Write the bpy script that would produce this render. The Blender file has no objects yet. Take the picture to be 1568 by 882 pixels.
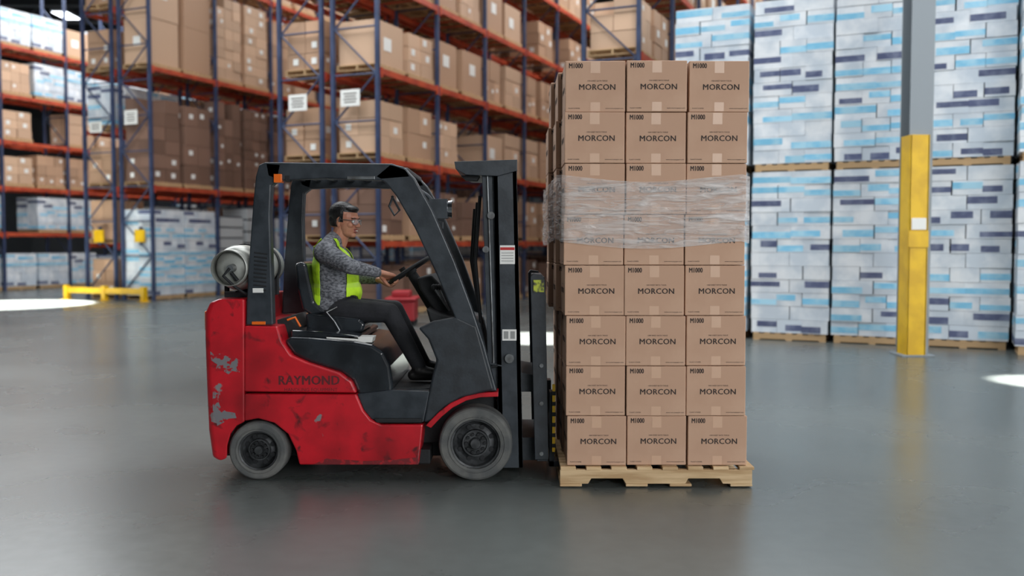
import bpy, math, random, bmesh
from mathutils import Vector, Matrix
random.seed(7)
S = bpy.context.scene
CAM = Vector((0, -6, 1.56)); F = 1416.0; PITCH = math.atan(69/1416)
def W(u, v, y=0.0):
    """metric position, at depth y, of image pixel u, v projected back through the camera"""
    fw = Vector((0, math.cos(PITCH), -math.sin(PITCH))); up = Vector((0, math.sin(PITCH), math.cos(PITCH)))
    r = fw*F + Vector((u-784, 0, 0)) + up*(441-v)
    return CAM + r*((y+6)/r.y)  # camera ray through the image pixel, cut at depth y
def XZ(pts, y=0.0):  # outline given in image pixels, projected to world x and z
    return [(W(u, v, y).x, W(u, v, y).z) for u, v in pts]
def lin(c):
    o = []
    for x in c:
        x = x/255
        o.append(x/12.92 if x <= .04045 else ((x+.055)/1.055)**2.4)
    return (*o, 1)

# ------------------------------------------------------------ materials
def M(name, rgb, rough=.5, metal=0, rgb2=None, scale=5, lo=.4, hi=.6, bump=0, bscale=60, island=0, coat=0,
      stretch=(1, 1, 1), alpha=1, emis=0, trans=0):
    m = bpy.data.materials.new(name); m.use_nodes = True
    nt = m.node_tree; N = nt.nodes; L = nt.links
    b = N['Principled BSDF']
    b.inputs['Base Color'].default_value = lin(rgb)
    b.inputs['Roughness'].default_value = rough
    b.inputs['Metallic'].default_value = metal
    b.inputs['Coat Weight'].default_value = coat
    b.inputs['Coat Roughness'].default_value = .15
    b.inputs['Alpha'].default_value = alpha
    b.inputs['Transmission Weight'].default_value = trans
    if emis:
        b.inputs['Emission Color'].default_value = lin(rgb); b.inputs['Emission Strength'].default_value = emis
    tc = N.new('ShaderNodeTexCoord'); mp = N.new('ShaderNodeMapping'); mp.inputs['Scale'].default_value = stretch
    L.new(tc.outputs['Object'], mp.inputs['Vector'])
    col = None
    if rgb2:
        n = N.new('ShaderNodeTexNoise'); n.inputs['Scale'].default_value = scale; n.inputs['Detail'].default_value = 5
        L.new(mp.outputs[0], n.inputs['Vector'])
        mr = N.new('ShaderNodeMapRange'); mr.inputs['From Min'].default_value = lo; mr.inputs['From Max'].default_value = hi
        L.new(n.outputs['Fac'], mr.inputs['Value'])
        mx = N.new('ShaderNodeMix'); mx.data_type = 'RGBA'
        mx.inputs[6].default_value = lin(rgb); mx.inputs[7].default_value = lin(rgb2)
        L.new(mr.outputs[0], mx.inputs[0]); col = mx.outputs[2]
    if island:
        g = N.new('ShaderNodeNewGeometry'); mr = N.new('ShaderNodeMapRange')
        mr.inputs['To Min'].default_value = 1-island; mr.inputs['To Max'].default_value = 1+island
        L.new(g.outputs['Random Per Island'], mr.inputs['Value'])
        h = N.new('ShaderNodeHueSaturation'); L.new(mr.outputs[0], h.inputs['Value'])
        if col: L.new(col, h.inputs['Color'])
        else: h.inputs['Color'].default_value = lin(rgb)
        col = h.outputs[0]
    if col: L.new(col, b.inputs['Base Color'])
    if bump:
        n2 = N.new('ShaderNodeTexNoise'); n2.inputs['Scale'].default_value = bscale; n2.inputs['Detail'].default_value = 3
        L.new(mp.outputs[0], n2.inputs['Vector'])
        bp = N.new('ShaderNodeBump'); bp.inputs['Strength'].default_value = bump; bp.inputs['Distance'].default_value = .02
        L.new(n2.outputs['Fac'], bp.inputs['Height']); L.new(bp.outputs[0], b.inputs['Normal'])
    return m

def worn_red(name, chips):
    """red enamel with dark grime and chipped-to-metal spots, both from layered noise"""
    m = M(name, (202, 22, 38), .34, coat=.3)
    nt = m.node_tree; N = nt.nodes; L = nt.links; b = N['Principled BSDF']; tc = N.new('ShaderNodeTexCoord')
    def noise(sc, lo, hi, dist=0):
        n = N.new('ShaderNodeTexNoise'); n.inputs['Scale'].default_value = sc; n.inputs['Detail'].default_value = 8; n.inputs['Distortion'].default_value = dist
        L.new(tc.outputs['Object'], n.inputs['Vector'])
        r = N.new('ShaderNodeMapRange'); r.inputs['From Min'].default_value = lo; r.inputs['From Max'].default_value = hi
        L.new(n.outputs['Fac'], r.inputs['Value']); return r.outputs[0]
    def mix(fac, c1, c2):
        x = N.new('ShaderNodeMix'); x.data_type = 'RGBA'; L.new(fac, x.inputs[0])
        if isinstance(c1, tuple): x.inputs[6].default_value = lin(c1)
        else: L.new(c1, x.inputs[6])
        x.inputs[7].default_value = lin(c2); return x.outputs[2]
    c = mix(noise(3.2, .42, .72), (206, 24, 40), (146, 18, 28))
    c = mix(noise(9, .60, .72, .5), c, (84, 26, 30))
    c = mix(noise(4.5, chips, chips+.02, .4), c, (134, 128, 130))
    L.new(c, b.inputs['Base Color']); return m
RED = worn_red('red_paint', .70); REDW = worn_red('red_paint_worn', .635)
BLK = M('black_paint', (38, 44, 50), .38, rgb2=(54, 60, 66), scale=8, bump=.03)
BLKG = M('black_gloss_cover', (24, 27, 31), .18, rgb2=(40, 45, 50), scale=5, coat=.6)
BLKM = M('black_matte', (22, 24, 27), .7, bump=.1)
DGREY = M('dark_grey_cowl', (44, 50, 56), .5, rgb2=(34, 39, 44), scale=10, bump=.04)
TIRE = M('tire_rubber', (84, 86, 86), .8, rgb2=(108, 108, 105), scale=6, bump=.15, bscale=40)
HUB = M('wheel_hub', (76, 78, 80), .5, metal=.3, rgb2=(44, 46, 48), scale=14)
STEEL = M('worn_steel', (140, 144, 146), .35, metal=.8, rgb2=(100, 100, 100), scale=10)
TANK = M('tank_aluminium', (176, 178, 172), .38, metal=.4, rgb2=(140, 140, 134), scale=6)
CHROME = M('chrome', (210, 212, 215), .12, metal=1)
YEL = M('yellow_paint', (232, 186, 16), .45, rgb2=(212, 166, 10), scale=3)
ORG = M('orange_lens', (235, 110, 30), .3)
WHT = M('label_white', (232, 232, 228), .5)
LBLRED = M('label_red', (190, 40, 40), .5)
LBLGRN = M('label_yellowgreen', (190, 200, 60), .5, rgb2=(60, 60, 50), scale=40)
INK = M('ink', (58, 48, 44), .8)
INKR = M('ink_on_red', (90, 24, 30), .6)
CARD = M('cardboard', (200, 163, 137), .72, rgb2=(192, 154, 128), scale=3, bump=.02, bscale=30)
TAPE = M('packing_tape', (208, 170, 142), .35)
WOOD = M('pallet_wood', (222, 192, 150), .8, rgb2=(190, 156, 114), scale=4, stretch=(.6, 6, 6), bump=.08, island=.12)
WOODF = M('stored_pallet_wood', (188, 156, 116), .8, island=.2)
TAN = M('stored_carton_tan', (184, 148, 120), .6, island=.16, coat=.15)
TAN2 = M('stored_carton_light', (202, 168, 140), .55, island=.14, coat=.25)
BRN = M('stored_carton_brown', (128, 100, 86), .4, island=.22, coat=.5)
PWHT = M('paper_case_white', (228, 232, 236), .38, rgb2=(196, 206, 216), scale=2.5, island=.07, coat=.6, bump=.3, bscale=6)
PBLU = M('paper_case_blue', (128, 194, 226), .4, rgb2=(168, 212, 232), scale=5, island=.08, coat=.5, bump=.25, bscale=6)
PNAV = M('paper_case_navy', (84, 92, 124), .4, rgb2=(124, 132, 156), scale=6, lo=.45, hi=.7, island=.1, coat=.5)
GREYP = M('stored_grey_sheets', (190, 194, 196), .5, island=.07)
DARKS = M('stored_dark_band', (54, 58, 72), .6)
RBLU = M('rack_blue', (60, 72, 102), .45, rgb2=(46, 58, 86), scale=3)
RORG = M('rack_orange', (190, 80, 50), .45, rgb2=(164, 62, 42), scale=3)
COLG = M('column_grey', (138, 146, 152), .5)
REDB = M('red_plastic', (150, 30, 38), .5)
SKIN = M('skin', (190, 134, 106), .5, rgb2=(176, 116, 92), scale=14)
HAIR = M('hair_black', (20, 18, 18), .4, bump=.25, bscale=120)
SWTR = M('heather_sweater', (132, 134, 140), .9, rgb2=(72, 74, 80), scale=48, lo=.38, hi=.62, bump=.35, bscale=14, stretch=(1, 1, 1.8))
VEST = M('hi_vis_vest', (196, 238, 46), .6, rgb2=(166, 212, 34), scale=9, bump=.5, bscale=12)
VESTR = M('reflective_trim', (176, 214, 70), .4)
TROU = M('dark_trousers', (26, 27, 31), .85, rgb2=(36, 37, 42), scale=9, bump=.6, bscale=9)
BOOT = M('boot_leather', (24, 22, 22), .5)
LIP = M('lips', (150, 84, 74), .5)
TEETH = M('teeth', (235, 230, 220), .3)
EYEW = M('eye_white', (225, 222, 215), .3)
LENS = M('safety_lens', (220, 232, 240), .05, alpha=.25)
LIGHTM = M('lamp_diffuser', (240, 246, 255), .5, emis=6)

def film_mat():
    m = bpy.data.materials.new('stretch_film'); m.use_nodes = True
    nt = m.node_tree; N = nt.nodes; L = nt.links; N.clear()
    out = N.new('ShaderNodeOutputMaterial'); tr = N.new('ShaderNodeBsdfTransparent')
    gl = N.new('ShaderNodeBsdfPrincipled'); gl.inputs['Base Color'].default_value = (.84, .84, .84, 1); gl.inputs['Roughness'].default_value = .25
    gl.inputs['Specular IOR Level'].default_value = .9
    tc = N.new('ShaderNodeTexCoord'); mp = N.new('ShaderNodeMapping'); mp.inputs['Scale'].default_value = (2, 2, 13)
    n = N.new('ShaderNodeTexNoise'); n.inputs['Scale'].default_value = 2.4; n.inputs['Detail'].default_value = 7; n.inputs['Distortion'].default_value = .9
    mr = N.new('ShaderNodeMapRange'); mr.inputs['From Min'].default_value = .40; mr.inputs['From Max'].default_value = .80
    mr.inputs['To Min'].default_value = .24; mr.inputs['To Max'].default_value = .75
    bp = N.new('ShaderNodeBump'); bp.inputs['Strength'].default_value = .8; bp.inputs['Distance'].default_value = .03
    mx = N.new('ShaderNodeMixShader')
    L.new(tc.outputs['Object'], mp.inputs[0]); L.new(mp.outputs[0], n.inputs['Vector']); L.new(n.outputs[0], mr.inputs['Value'])
    L.new(n.outputs[0], bp.inputs['Height']); L.new(bp.outputs[0], gl.inputs['Normal'])
    L.new(mr.outputs[0], mx.inputs[0]); L.new(tr.outputs[0], mx.inputs[1]); L.new(gl.outputs[0], mx.inputs[2]); L.new(mx.outputs[0], out.inputs[0])
    return m
FILM = film_mat()

def floor_mat():
    m = bpy.data.materials.new('polished_concrete'); m.use_nodes = True
    nt = m.node_tree; N = nt.nodes; L = nt.links; b = N['Principled BSDF']
    tc = N.new('ShaderNodeTexCoord')
    n = N.new('ShaderNodeTexNoise'); n.inputs['Scale'].default_value = .35; n.inputs['Detail'].default_value = 6
    L.new(tc.outputs['Object'], n.inputs['Vector'])
    n2 = N.new('ShaderNodeTexNoise'); n2.inputs['Scale'].default_value = 9; n2.inputs['Detail'].default_value = 6
    L.new(tc.outputs['Object'], n2.inputs['Vector'])
    r = N.new('ShaderNodeMix'); r.data_type = 'RGBA'
    r.inputs[6].default_value = lin((84, 89, 87)); r.inputs[7].default_value = lin((106, 111, 109))
    mr = N.new('ShaderNodeMapRange'); mr.inputs['From Min'].default_value = .3; mr.inputs['From Max'].default_value = .7
    L.new(n.outputs[0], mr.inputs['Value']); L.new(mr.outputs[0], r.inputs[0])
    r2 = N.new('ShaderNodeMix'); r2.data_type = 'RGBA'; r2.blend_type = 'MULTIPLY'; r2.inputs[0].default_value = .3
    L.new(r.outputs[2], r2.inputs[6]); L.new(n2.outputs[0], r2.inputs[7]); L.new(r2.outputs[2], b.inputs['Base Color'])
    mr2 = N.new('ShaderNodeMapRange'); mr2.inputs['To Min'].default_value = .18; mr2.inputs['To Max'].default_value = .36
    L.new(n.outputs[0], mr2.inputs['Value']); L.new(mr2.outputs[0], b.inputs['Roughness'])
    b.inputs['Specular IOR Level'].default_value = .55
    return m
FLOOR = floor_mat()

# ------------------------------------------------------------ mesh builder
class MB:
    def __init__(s): s.v = []; s.f = []; s.m = []; s.s = []
    def add(s, vs, fs, m=0, sm=False):
        o = len(s.v); s.v += [tuple(v) for v in vs]
        for f in fs: s.f.append([i+o for i in f]); s.m.append(m); s.s.append(sm)
    def box(s, c, d, m=0, R=None):
        c = Vector(c); vs = []
        for x in (-.5, .5):
            for y in (-.5, .5):
                for z in (-.5, .5):
                    p = Vector((x*d[0], y*d[1], z*d[2]))
                    if R is not None: p = R @ p
                    vs.append(c+p)
        s.add(vs, [(0, 1, 3, 2), (4, 6, 7, 5), (0, 4, 5, 1), (2, 3, 7, 6), (0, 2, 6, 4), (1, 5, 7, 3)], m)
    def bb(s, a, b, m=0):
        s.box([(a[i]+b[i])/2 for i in range(3)], [abs(b[i]-a[i]) for i in range(3)], m)
    def prism(s, pts, y0, y1, m=0):
        n = len(pts)
        vs = [(x, y0, z) for x, z in pts]+[(x, y1, z) for x, z in pts]
        fs = [list(range(n)), list(range(2*n-1, n-1, -1))]+[(i, (i+1) % n, (i+1) % n+n, i+n) for i in range(n)]
        s.add(vs, fs, m)
    def frame(s, ax):
        ax = Vector(ax).normalized(); t = Vector((0, 0, 1)) if abs(ax.z) < .9 else Vector((1, 0, 0))
        a = ax.cross(t).normalized(); return a, ax.cross(a).normalized(), ax
    def cyl(s, p0, p1, r0, r1=None, m=0, seg=20, closed=False, caps=True):
        p0 = Vector(p0); p1 = Vector(p1); r1 = r0 if r1 is None else r1
        if (p1-p0).length < 1e-6: return
        a, b, _ = s.frame(p1-p0); A = []; B = []
        for i in range(seg):
            t = 2*math.pi*i/seg; d = a*math.cos(t)+b*math.sin(t); A.append(p0+d*r0); B.append(p1+d*r1)
        side = [(i, (i+1) % seg, (i+1) % seg+seg, i+seg) for i in range(seg)]
        if closed:
            s.add(A+B, side+[list(range(seg-1, -1, -1)), list(range(seg, 2*seg))], m, True)
        else:
            s.add(A+B, side, m, True)
            if caps: s.add(A, [list(range(seg-1, -1, -1))], m); s.add(B, [list(range(seg))], m)
    def ell(s, c, r, m=0, R=None, seg=20, rings=12):
        c = Vector(c); vs = [Vector((0, 0, 1))]
        for j in range(1, rings):
            ph = math.pi*j/rings
            for i in range(seg):
                t = 2*math.pi*i/seg; vs.append(Vector((math.sin(ph)*math.cos(t), math.sin(ph)*math.sin(t), math.cos(ph))))
        vs.append(Vector((0, 0, -1)))
        out = []
        for p in vs:
            p = Vector((p.x*r[0], p.y*r[1], p.z*r[2]))
            if R is not None: p = R @ p
            out.append(c+p)
        fs = [(0, 1+i, 1+(i+1) % seg) for i in range(seg)]
        for j in range(rings-2):
            o = 1+j*seg
            fs += [(o+i, o+i+seg, o+(i+1) % seg+seg, o+(i+1) % seg) for i in range(seg)]
        o = 1+(rings-2)*seg; e = len(vs)-1
        fs += [(o+i, e, o+(i+1) % seg) for i in range(seg)]
        s.add(out, fs, m, True)
    def cap(s, p0, r0, p1, r1, m=0, seg=14):
        s.ell(p0, (r0,)*3, m, seg=seg, rings=10); s.ell(p1, (r1,)*3, m, seg=seg, rings=10)
        s.cyl(p0, p1, r0, r1, m, seg, closed=True)
    def tube(s, pts, r, m=0, seg=10, loop=False):
        pts = [Vector(p) for p in pts]; n = len(pts); rr = r if isinstance(r, list) else [r]*n
        rings = []
        for i, p in enumerate(pts):
            if loop: t = pts[(i+1) % n]-pts[i-1]
            else: t = pts[min(i+1, n-1)]-pts[max(i-1, 0)]
            t.normalize()
            ref = Vector((0, 1, 0)) if abs(t.y) < .8 else Vector((0, 0, 1))
            a = t.cross(ref).normalized(); b = t.cross(a)
            rings.append([p+(a*math.cos(2*math.pi*k/seg)+b*math.sin(2*math.pi*k/seg))*rr[i] for k in range(seg)])
        vs = [q for g in rings for q in g]; fs = []
        for i in range(n if loop else n-1):
            o = i*seg; q = ((i+1) % n)*seg
            fs += [(o+k, o+(k+1) % seg, q+(k+1) % seg, q+k) for k in range(seg)]
        s.add(vs, fs, m, True)
        if not loop: s.add(rings[0], [list(range(seg))], m); s.add(rings[-1], [list(range(seg))], m)
    def torus(s, c, R, r, n, m=0, seg=40, sc=10):
        c = Vector(c); a, b, _ = s.frame(n)
        pts = [c+(a*math.cos(2*math.pi*i/seg)+b*math.sin(2*math.pi*i/seg))*R for i in range(seg)]
        nn = Vector(n).normalized(); vs = []; fs = []
        for i, p in enumerate(pts):
            o = (p-c).normalized()
            for k in range(sc):
                t = 2*math.pi*k/sc; vs.append(p+o*math.cos(t)*r+nn*math.sin(t)*r)
        for i in range(seg):
            for k in range(sc):
                fs.append((i*sc+k, i*sc+(k+1) % sc, ((i+1) % seg)*sc+(k+1) % sc, ((i+1) % seg)*sc+k))
        s.add(vs, fs, m, True)
    def lathe(s, prof, c, m=0, seg=48, sm=False):
        """axis +y"""
        c = Vector(c); n = len(prof); vs = []; fs = []
        for i in range(seg):
            t = 2*math.pi*i/seg
            for r, h in prof: vs.append(c+Vector((r*math.cos(t), h, r*math.sin(t))))
        for i in range(seg):
            for k in range(n-1):
                fs.append((i*n+k, i*n+k+1, ((i+1) % seg)*n+k+1, ((i+1) % seg)*n+k))
        s.add(vs, fs, m, sm)
    def quad(s, pts, m=0): s.add(pts, [list(range(len(pts)))], m)
    def mesh(s, name, mats, recalc=True):
        me = bpy.data.meshes.new(name); me.from_pydata(s.v, [], s.f)
        for mt in mats: me.materials.append(mt)
        me.polygons.foreach_set('material_index', s.m); me.polygons.foreach_set('use_smooth', s.s)
        if recalc:
            bm = bmesh.new(); bm.from_mesh(me); bmesh.ops.recalc_face_normals(bm, faces=bm.faces); bm.to_mesh(me); bm.free()
        me.update(); return me
    def build(s, name, mats, parent=None, bevel=0, seg=2, loc=None):
        ob = bpy.data.objects.new(name, s.mesh(name, mats)); S.collection.objects.link(ob)
        if loc is not None: ob.location = loc
        if parent: ob.parent = parent
        if bevel:
            md = ob.modifiers.new('bevel', 'BEVEL'); md.width = bevel; md.segments = seg; md.limit_method = 'ANGLE'; md.angle_limit = math.radians(30)
            md.use_clamp_overlap = True
        return ob
def empty(name, loc=(0, 0, 0)):
    e = bpy.data.objects.new(name, None); e.location = loc; S.collection.objects.link(e); e.empty_display_size = .2; return e
def text_geo(txt, size, offset=0, align='CENTER', spacing=1.0):
    cu = bpy.data.curves.new('t', 'FONT'); cu.body = txt; cu.size = size; cu.offset = offset; cu.align_x = align; cu.align_y = 'CENTER'
    cu.space_character = spacing; cu.resolution_u = 2
    ob = bpy.data.objects.new('t', cu); S.collection.objects.link(ob)
    dg = bpy.context.evaluated_depsgraph_get(); me = bpy.data.meshes.new_from_object(ob.evaluated_get(dg))
    v = [tuple(p.co) for p in me.vertices]; f = [list(p.vertices) for p in me.polygons]
    bpy.data.objects.remove(ob); bpy.data.meshes.remove(me); return v, f
def remesh(mb, voxel, it=4, fac=.5):
    ob = bpy.data.objects.new('tmp', mb.mesh('tmp', [])); S.collection.objects.link(ob)
    r = ob.modifiers.new('r', 'REMESH'); r.mode = 'VOXEL'; r.voxel_size = voxel; r.use_smooth_shade = True
    sm = ob.modifiers.new('s', 'SMOOTH'); sm.factor = fac; sm.iterations = it
    dg = bpy.context.evaluated_depsgraph_get(); me = bpy.data.meshes.new_from_object(ob.evaluated_get(dg))
    bpy.data.objects.remove(ob)
    for p in me.polygons: p.use_smooth = True
    return me

# ============================================================ ROOM
def plane_box(name, a, b, mat):
    mb = MB(); mb.bb(a, b); return mb.build(name, [mat])
XL, XR, YB, YF, HC = -42, 24, -18, 75, 13.2
WALL = M('wall_panel', (150, 154, 156), .7, rgb2=(138, 142, 146), scale=.3)
CEIL = M('ceiling_deck', (66, 70, 76), .8)
plane_box('floor', (XL-.3, YB-.3, -.2), (XR+.3, YF+.3, 0), FLOOR)
plane_box('ceiling', (XL-.3, YB-.3, HC), (XR+.3, YF+.3, HC+.2), CEIL)
plane_box('wall_left', (XL-.3, YB, 0), (XL, YF, HC), WALL)
plane_box('wall_right', (XR, YB, 0), (XR+.3, YF, HC), WALL)
plane_box('wall_front', (XL, YF, 0), (XR, YF+.3, HC), WALL)
plane_box('wall_back', (XL, YB-.3, 0), (XR, YB, HC), WALL)
mb = MB()
for i in range(15):
    y = -14+i*6
    mb.bb((XL+.02, y-.06, HC-.08), (XR-.02, y+.06, HC-.002)); mb.bb((XL+.02, y-.06, HC-.9), (XR-.02, y+.06, HC-.8))
    for k in range(44):
        x = XL+k*1.5
        mb.tube([(x, y, HC-.85), (x+.75, y, HC-.05), (x+1.5, y, HC-.85)], .025, 0, 5)
mb.build('roof_trusses', [COLG])
mb = MB()
for x in (-28, -20, -12, -4, 2.2, 9, 16):
    for y in range(4, 72, 8):
        mb.bb((x-.35, y-.7, 11.75), (x+.35, y+.7, 11.85), 1); mb.bb((x-.32, y-.66, 11.725), (x+.32, y+.66, 11.749), 0)
        mb.cyl((x, y, 11.85), (x, y, HC-.91), .01, .01, 1, 6)
mb.build('high_bay_light_fixtures', [LIGHTM, COLG])

# ============================================================ LOADS + RACKS
def add_pallet(mb, w, d, h, m, z=0.0):
    for i in range(7):
        x = -w/2+.045+i*(w-.09)/6
        mb.bb((x-.045, -d/2, z+h-.018), (x+.045, d/2, z+h), m)
    for y in (-d/2+.02, 0, d/2-.02): mb.bb((-w/2, y-.019, z+.018), (w/2, y+.019, z+h-.018), m)
    for x in (-w/2+.05, 0, w/2-.05): mb.bb((x-.05, -d/2, z), (x+.05, d/2, z+.018), m)
LM = [WOODF, TAN, TAN2, BRN, WHT, PWHT, PBLU, PNAV, GREYP, DARKS]
def make_load(kind, h, rnd):
    mb = MB(); w, d = 1.12, .98; add_pallet(mb, w, d, .12, 0); z0 = .122; H = h-.12
    if kind in ('tan', 'light', 'brown'):
        mi = {'tan': 1, 'light': 2, 'brown': 3}[kind]
        nx, ny = rnd.choice([(2, 2), (3, 2), (2, 2)]); nz = max(1, round(H/rnd.choice([.3, .36, .5])))
        if kind != 'brown' and rnd.random() < .35: nx, ny, nz = 1, 1, max(1, round(H/1.0))
        bh = H/nz
        for k in range(nz):
            for i in range(nx):
                for j in range(ny):
                    if k == nz-1 and nx > 1 and rnd.random() < .18: continue
                    bw, bd = (w-.06)/nx, (d-.06)/ny
                    c = (-w/2+.03+bw*(i+.5)+rnd.uniform(-.012, .012), -d/2+.03+bd*(j+.5)+rnd.uniform(-.012, .012), z0+bh*(k+.5))
                    mb.box(c, (bw-.012, bd-.012, bh-.008), mi)
                    if j == 0 and rnd.random() < .35:
                        a = bw*.14; lx = c[0]+rnd.uniform(-.2, .2)*bw; lz = c[2]+rnd.uniform(-.1, .15)*bh; yy = c[1]-bd/2
                        mb.bb((lx-a, yy-.004, lz-a*.9), (lx+a, yy+.004, lz+a*.9), 4)
                    if i == 0 and rnd.random() < .3:
                        a = bd*.14; xx = c[0]-bw/2; mb.bb((xx-.004, c[1]-a, c[2]-a), (xx+.004, c[1]+a, c[2]+a), 4)
    elif kind == 'white':
        w, d = 1.2, 1.0; nz = round(H/.213); bh = H/nz
        for k in range(nz):
            nx, ny = ((2, 2) if k % 2 else (3, 2))
            bw, bd = w/nx, d/ny
            rowc = rnd.random()
            for i in range(nx):
                for j in range(ny):
                    c = Vector((-w/2+bw*(i+.5)+rnd.uniform(-.010, .010), -d/2+bd*(j+.5)+rnd.uniform(-.010, .010), z0+bh*(k+.5)))
                    mb.box(c, (bw-.006, bd-.006, bh-.004), 5)
                    r = (rowc+rnd.uniform(-.15, .15)) % 1
                    bm_ = 6 if r < .48 else (7 if r < .76 else 5)
                    if bm_ != 5:
                        q = rnd.uniform(.6, .85) if bm_ == 7 else rnd.choice([1.0, 1.0, .75])
                        f = rnd.choice([-.5, .5])*(1-q)*bw
                        hh = rnd.uniform(.36, .5)
                        mb.box(c+Vector((f, 0, rnd.choice([-.2, -.1, .15])*bh)), (bw*q-.002, bd-.001, bh*hh), bm_)
    elif kind == 'grey':
        nz = max(2, round(H/.34)); bh = H/nz
        for k in range(nz):
            mb.box((0, 0, z0+bh*(k+.46)), (w-.04, d-.04, bh*.86), 8); mb.box((0, 0, z0+bh*(k+.94)), (w-.08, d-.08, bh*.12), 9)
    return mb.mesh('load_'+kind, LM)
rnd = random.Random(5)
SH = {k: [make_load(k, rnd.uniform(.95, 1.2), rnd) for _ in range(5)] for k in ('tan', 'light', 'brown')}
SH['white'] = [make_load('white', 1.2, rnd) for _ in range(2)]; SH['grey'] = [make_load('grey', 1.1, rnd) for _ in range(2)]
TL = {k: [make_load(k, rnd.uniform(2.3, 2.65), rnd) for _ in range(4)] for k in ('tan', 'light', 'brown', 'white', 'grey')}
BIGW = [make_load('white', 2.69, rnd) for _ in range(8)]
def place(me, name, c, ang, parent):
    ob = bpy.data.objects.new(name, me); S.collection.objects.link(ob); ob.location = c; ob.rotation_euler = (0, 0, ang); ob.parent = parent; return ob
def rack_row(P0, d, nb, bay, levels, H, mixes, tall, seedv, depth=1.07, post=.085):
    rr = random.Random(seedv); d = Vector((d[0], d[1], 0)).normalized(); l = Vector((-d.y, d.x, 0)); P0 = Vector((P0[0], P0[1], 0))
    R = Matrix((d, l, Vector((0, 0, 1)))).transposed(); ang = math.atan2(d.y, d.x)
    mb = MB()
    for i in range(nb+1):
        for s in (0, depth):
            p = P0+d*(i*bay)+l*s
            mb.box(p+Vector((0, 0, H/2)), (post, post*.9, H), 0, R); mb.box(p+Vector((0, 0, .006)), (.16, .16, .012), 0, R)
        z = .25; k = 0
        while z < H-.9:
            a = P0+d*(i*bay)+l*(.04 if k % 2 else depth-.04); b = P0+d*(i*bay)+l*(depth-.04 if k % 2 else .04)
            mb.cyl(a+Vector((0, 0, z)), b+Vector((0, 0, z+.95)), .02, .02, 0, 6)
            mb.cyl(a+Vector((0, 0, z)), b+Vector((0, 0, z)), .02, .02, 0, 6); z += .95; k += 1
    for i in range(nb):
        for z in levels:
            for s in (-.035, depth+.035):
                mb.box(P0+d*((i+.5)*bay)+l*s+Vector((0, 0, z-.06)), (bay-post, .05, .12), 1, R)
                for e in (.08, bay-.08): mb.box(P0+d*(i*bay+e)+l*s+Vector((0, 0, z-.08)), (.05, .06, .2), 1, R)
            for e in (.3, .5, .7): mb.box(P0+d*((i+e)*bay)+l*depth/2+Vector((0, 0, z-.02)), (.05, depth, .03), 1, R)
    par = empty('pallet_rack')
    mb.build('rack_frame', [RBLU, RORG], par)
    lv = [0]+list(levels)
    for i in range(nb):
        for li, z in enumerate(lv):
            for k in range(2):
                if rr.random() < .05 and i > 0: continue
                kinds = mixes[min(li, len(mixes)-1)]; kd = rr.choice(kinds)
                lib = TL if tall[min(li, len(tall)-1)] else SH
                c = P0+d*(i*bay+bay*(k+.5)/2+rr.uniform(-.03, .03))+l*(depth/2+rr.uniform(-.03, .03))+Vector((0, 0, z+.004))
                place(rr.choice(lib[kd]), kd+'_load', c, ang, par)
D = Vector((.40, .917, 0)).normalized(); Lf = Vector((-D.y, D.x, 0))
PB = Vector((-2.72, 12.9, 0))
mixB = [['tan', 'brown'], ['brown', 'tan'], ['tan', 'light', 'light'], ['light', 'tan', 'tan'], ['light', 'tan']]
levB = (1.6, 3.3, 5.1, 6.9, 8.7)
rack_row(PB, D, 10, 2.55, levB, 9.9, mixB, [False], 11)
rack_row(PB+Lf*1.35, D, 10, 2.55, levB, 9.9, [['brown'], ['brown', 'tan'], ['brown', 'tan'], ['tan']], [False], 12)
PA = Vector((-9.7, 19.0, 0))
rack_row(PA, D, 8, 2.55, (3.1, 6.3, 9.2), 11.6, [['white', 'grey'], ['brown'], ['tan', 'light']], [True], 13)
rack_row(PA+Lf*1.35, D, 8, 2.55, (1.55, 3.1, 4.7, 6.3, 8.0), 10.5, [['tan', 'white'], ['tan', 'grey'], ['tan'], ['tan', 'white']], [False], 14)
PC = Vector((-18.6, 19.5, 0))
rack_row(PC, D, 9, 2.55, (1.9, 3.4, 4.9, 6.4, 8.0), 10.5, [['white', 'grey'], ['white', 'grey'], ['tan', 'brown', 'light'], ['tan', 'light'], ['light', 'white']], [False], 15)
PD = Vector((2.35, 11.35, 0))
rack_row(PD, D, 9, 2.55, levB, 9.9, mixB, [False], 16)
rack_row(PB-Lf*9.3+D*14, D, 4, 2.55, levB, 9.9, mixB, [False], 18)
rack_row(PB+D*31-Lf*8.5, Lf, 9, 2.55, levB, 9.9, mixB, [False], 19)

def placard(p, w, h, mats=(WHT, INK)):
    mb = MB(); R = Matrix((Lf, D, Vector((0, 0, 1)))).transposed()
    mb.box(p, (w, .012, h), 0, R)
    for k in range(4): mb.box(Vector(p)-D*.008+Vector((0, 0, h*(.26-.17*k))), (w*(.7-.1*(k % 2)), .003, h*.06), 1, R)
    mb.build('rack_sign', list(mats))
placard(PB+Lf*.6-D*.09+Vector((0, 0, 4.52)), .46, .34)
placard(PB+Lf*1.9-D*.09+Vector((0, 0, 4.5)), .46, .34)
placard(PA+Lf*.6-D*.09+Vector((0, 0, 4.95)), .45, .38)
placard(PA+Lf*1.9-D*.09+Vector((0, 0, 4.75)), .45, .3)
mb = MB(); R = Matrix((Lf, D, Vector((0, 0, 1)))).transposed(); g = PA-D*.55
mb.box(g+Lf*1.2+Vector((0, 0, .27)), (2.9, .1, .16), 0, R)
for s in (-.2, 1.2, 2.6): mb.box(g+Lf*s+Vector((0, 0, .2)), (.14, .14, .4), 0, R); mb.box(g+Lf*s+Vector((0, 0, .006)), (.26, .26, .012), 0, R)
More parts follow.
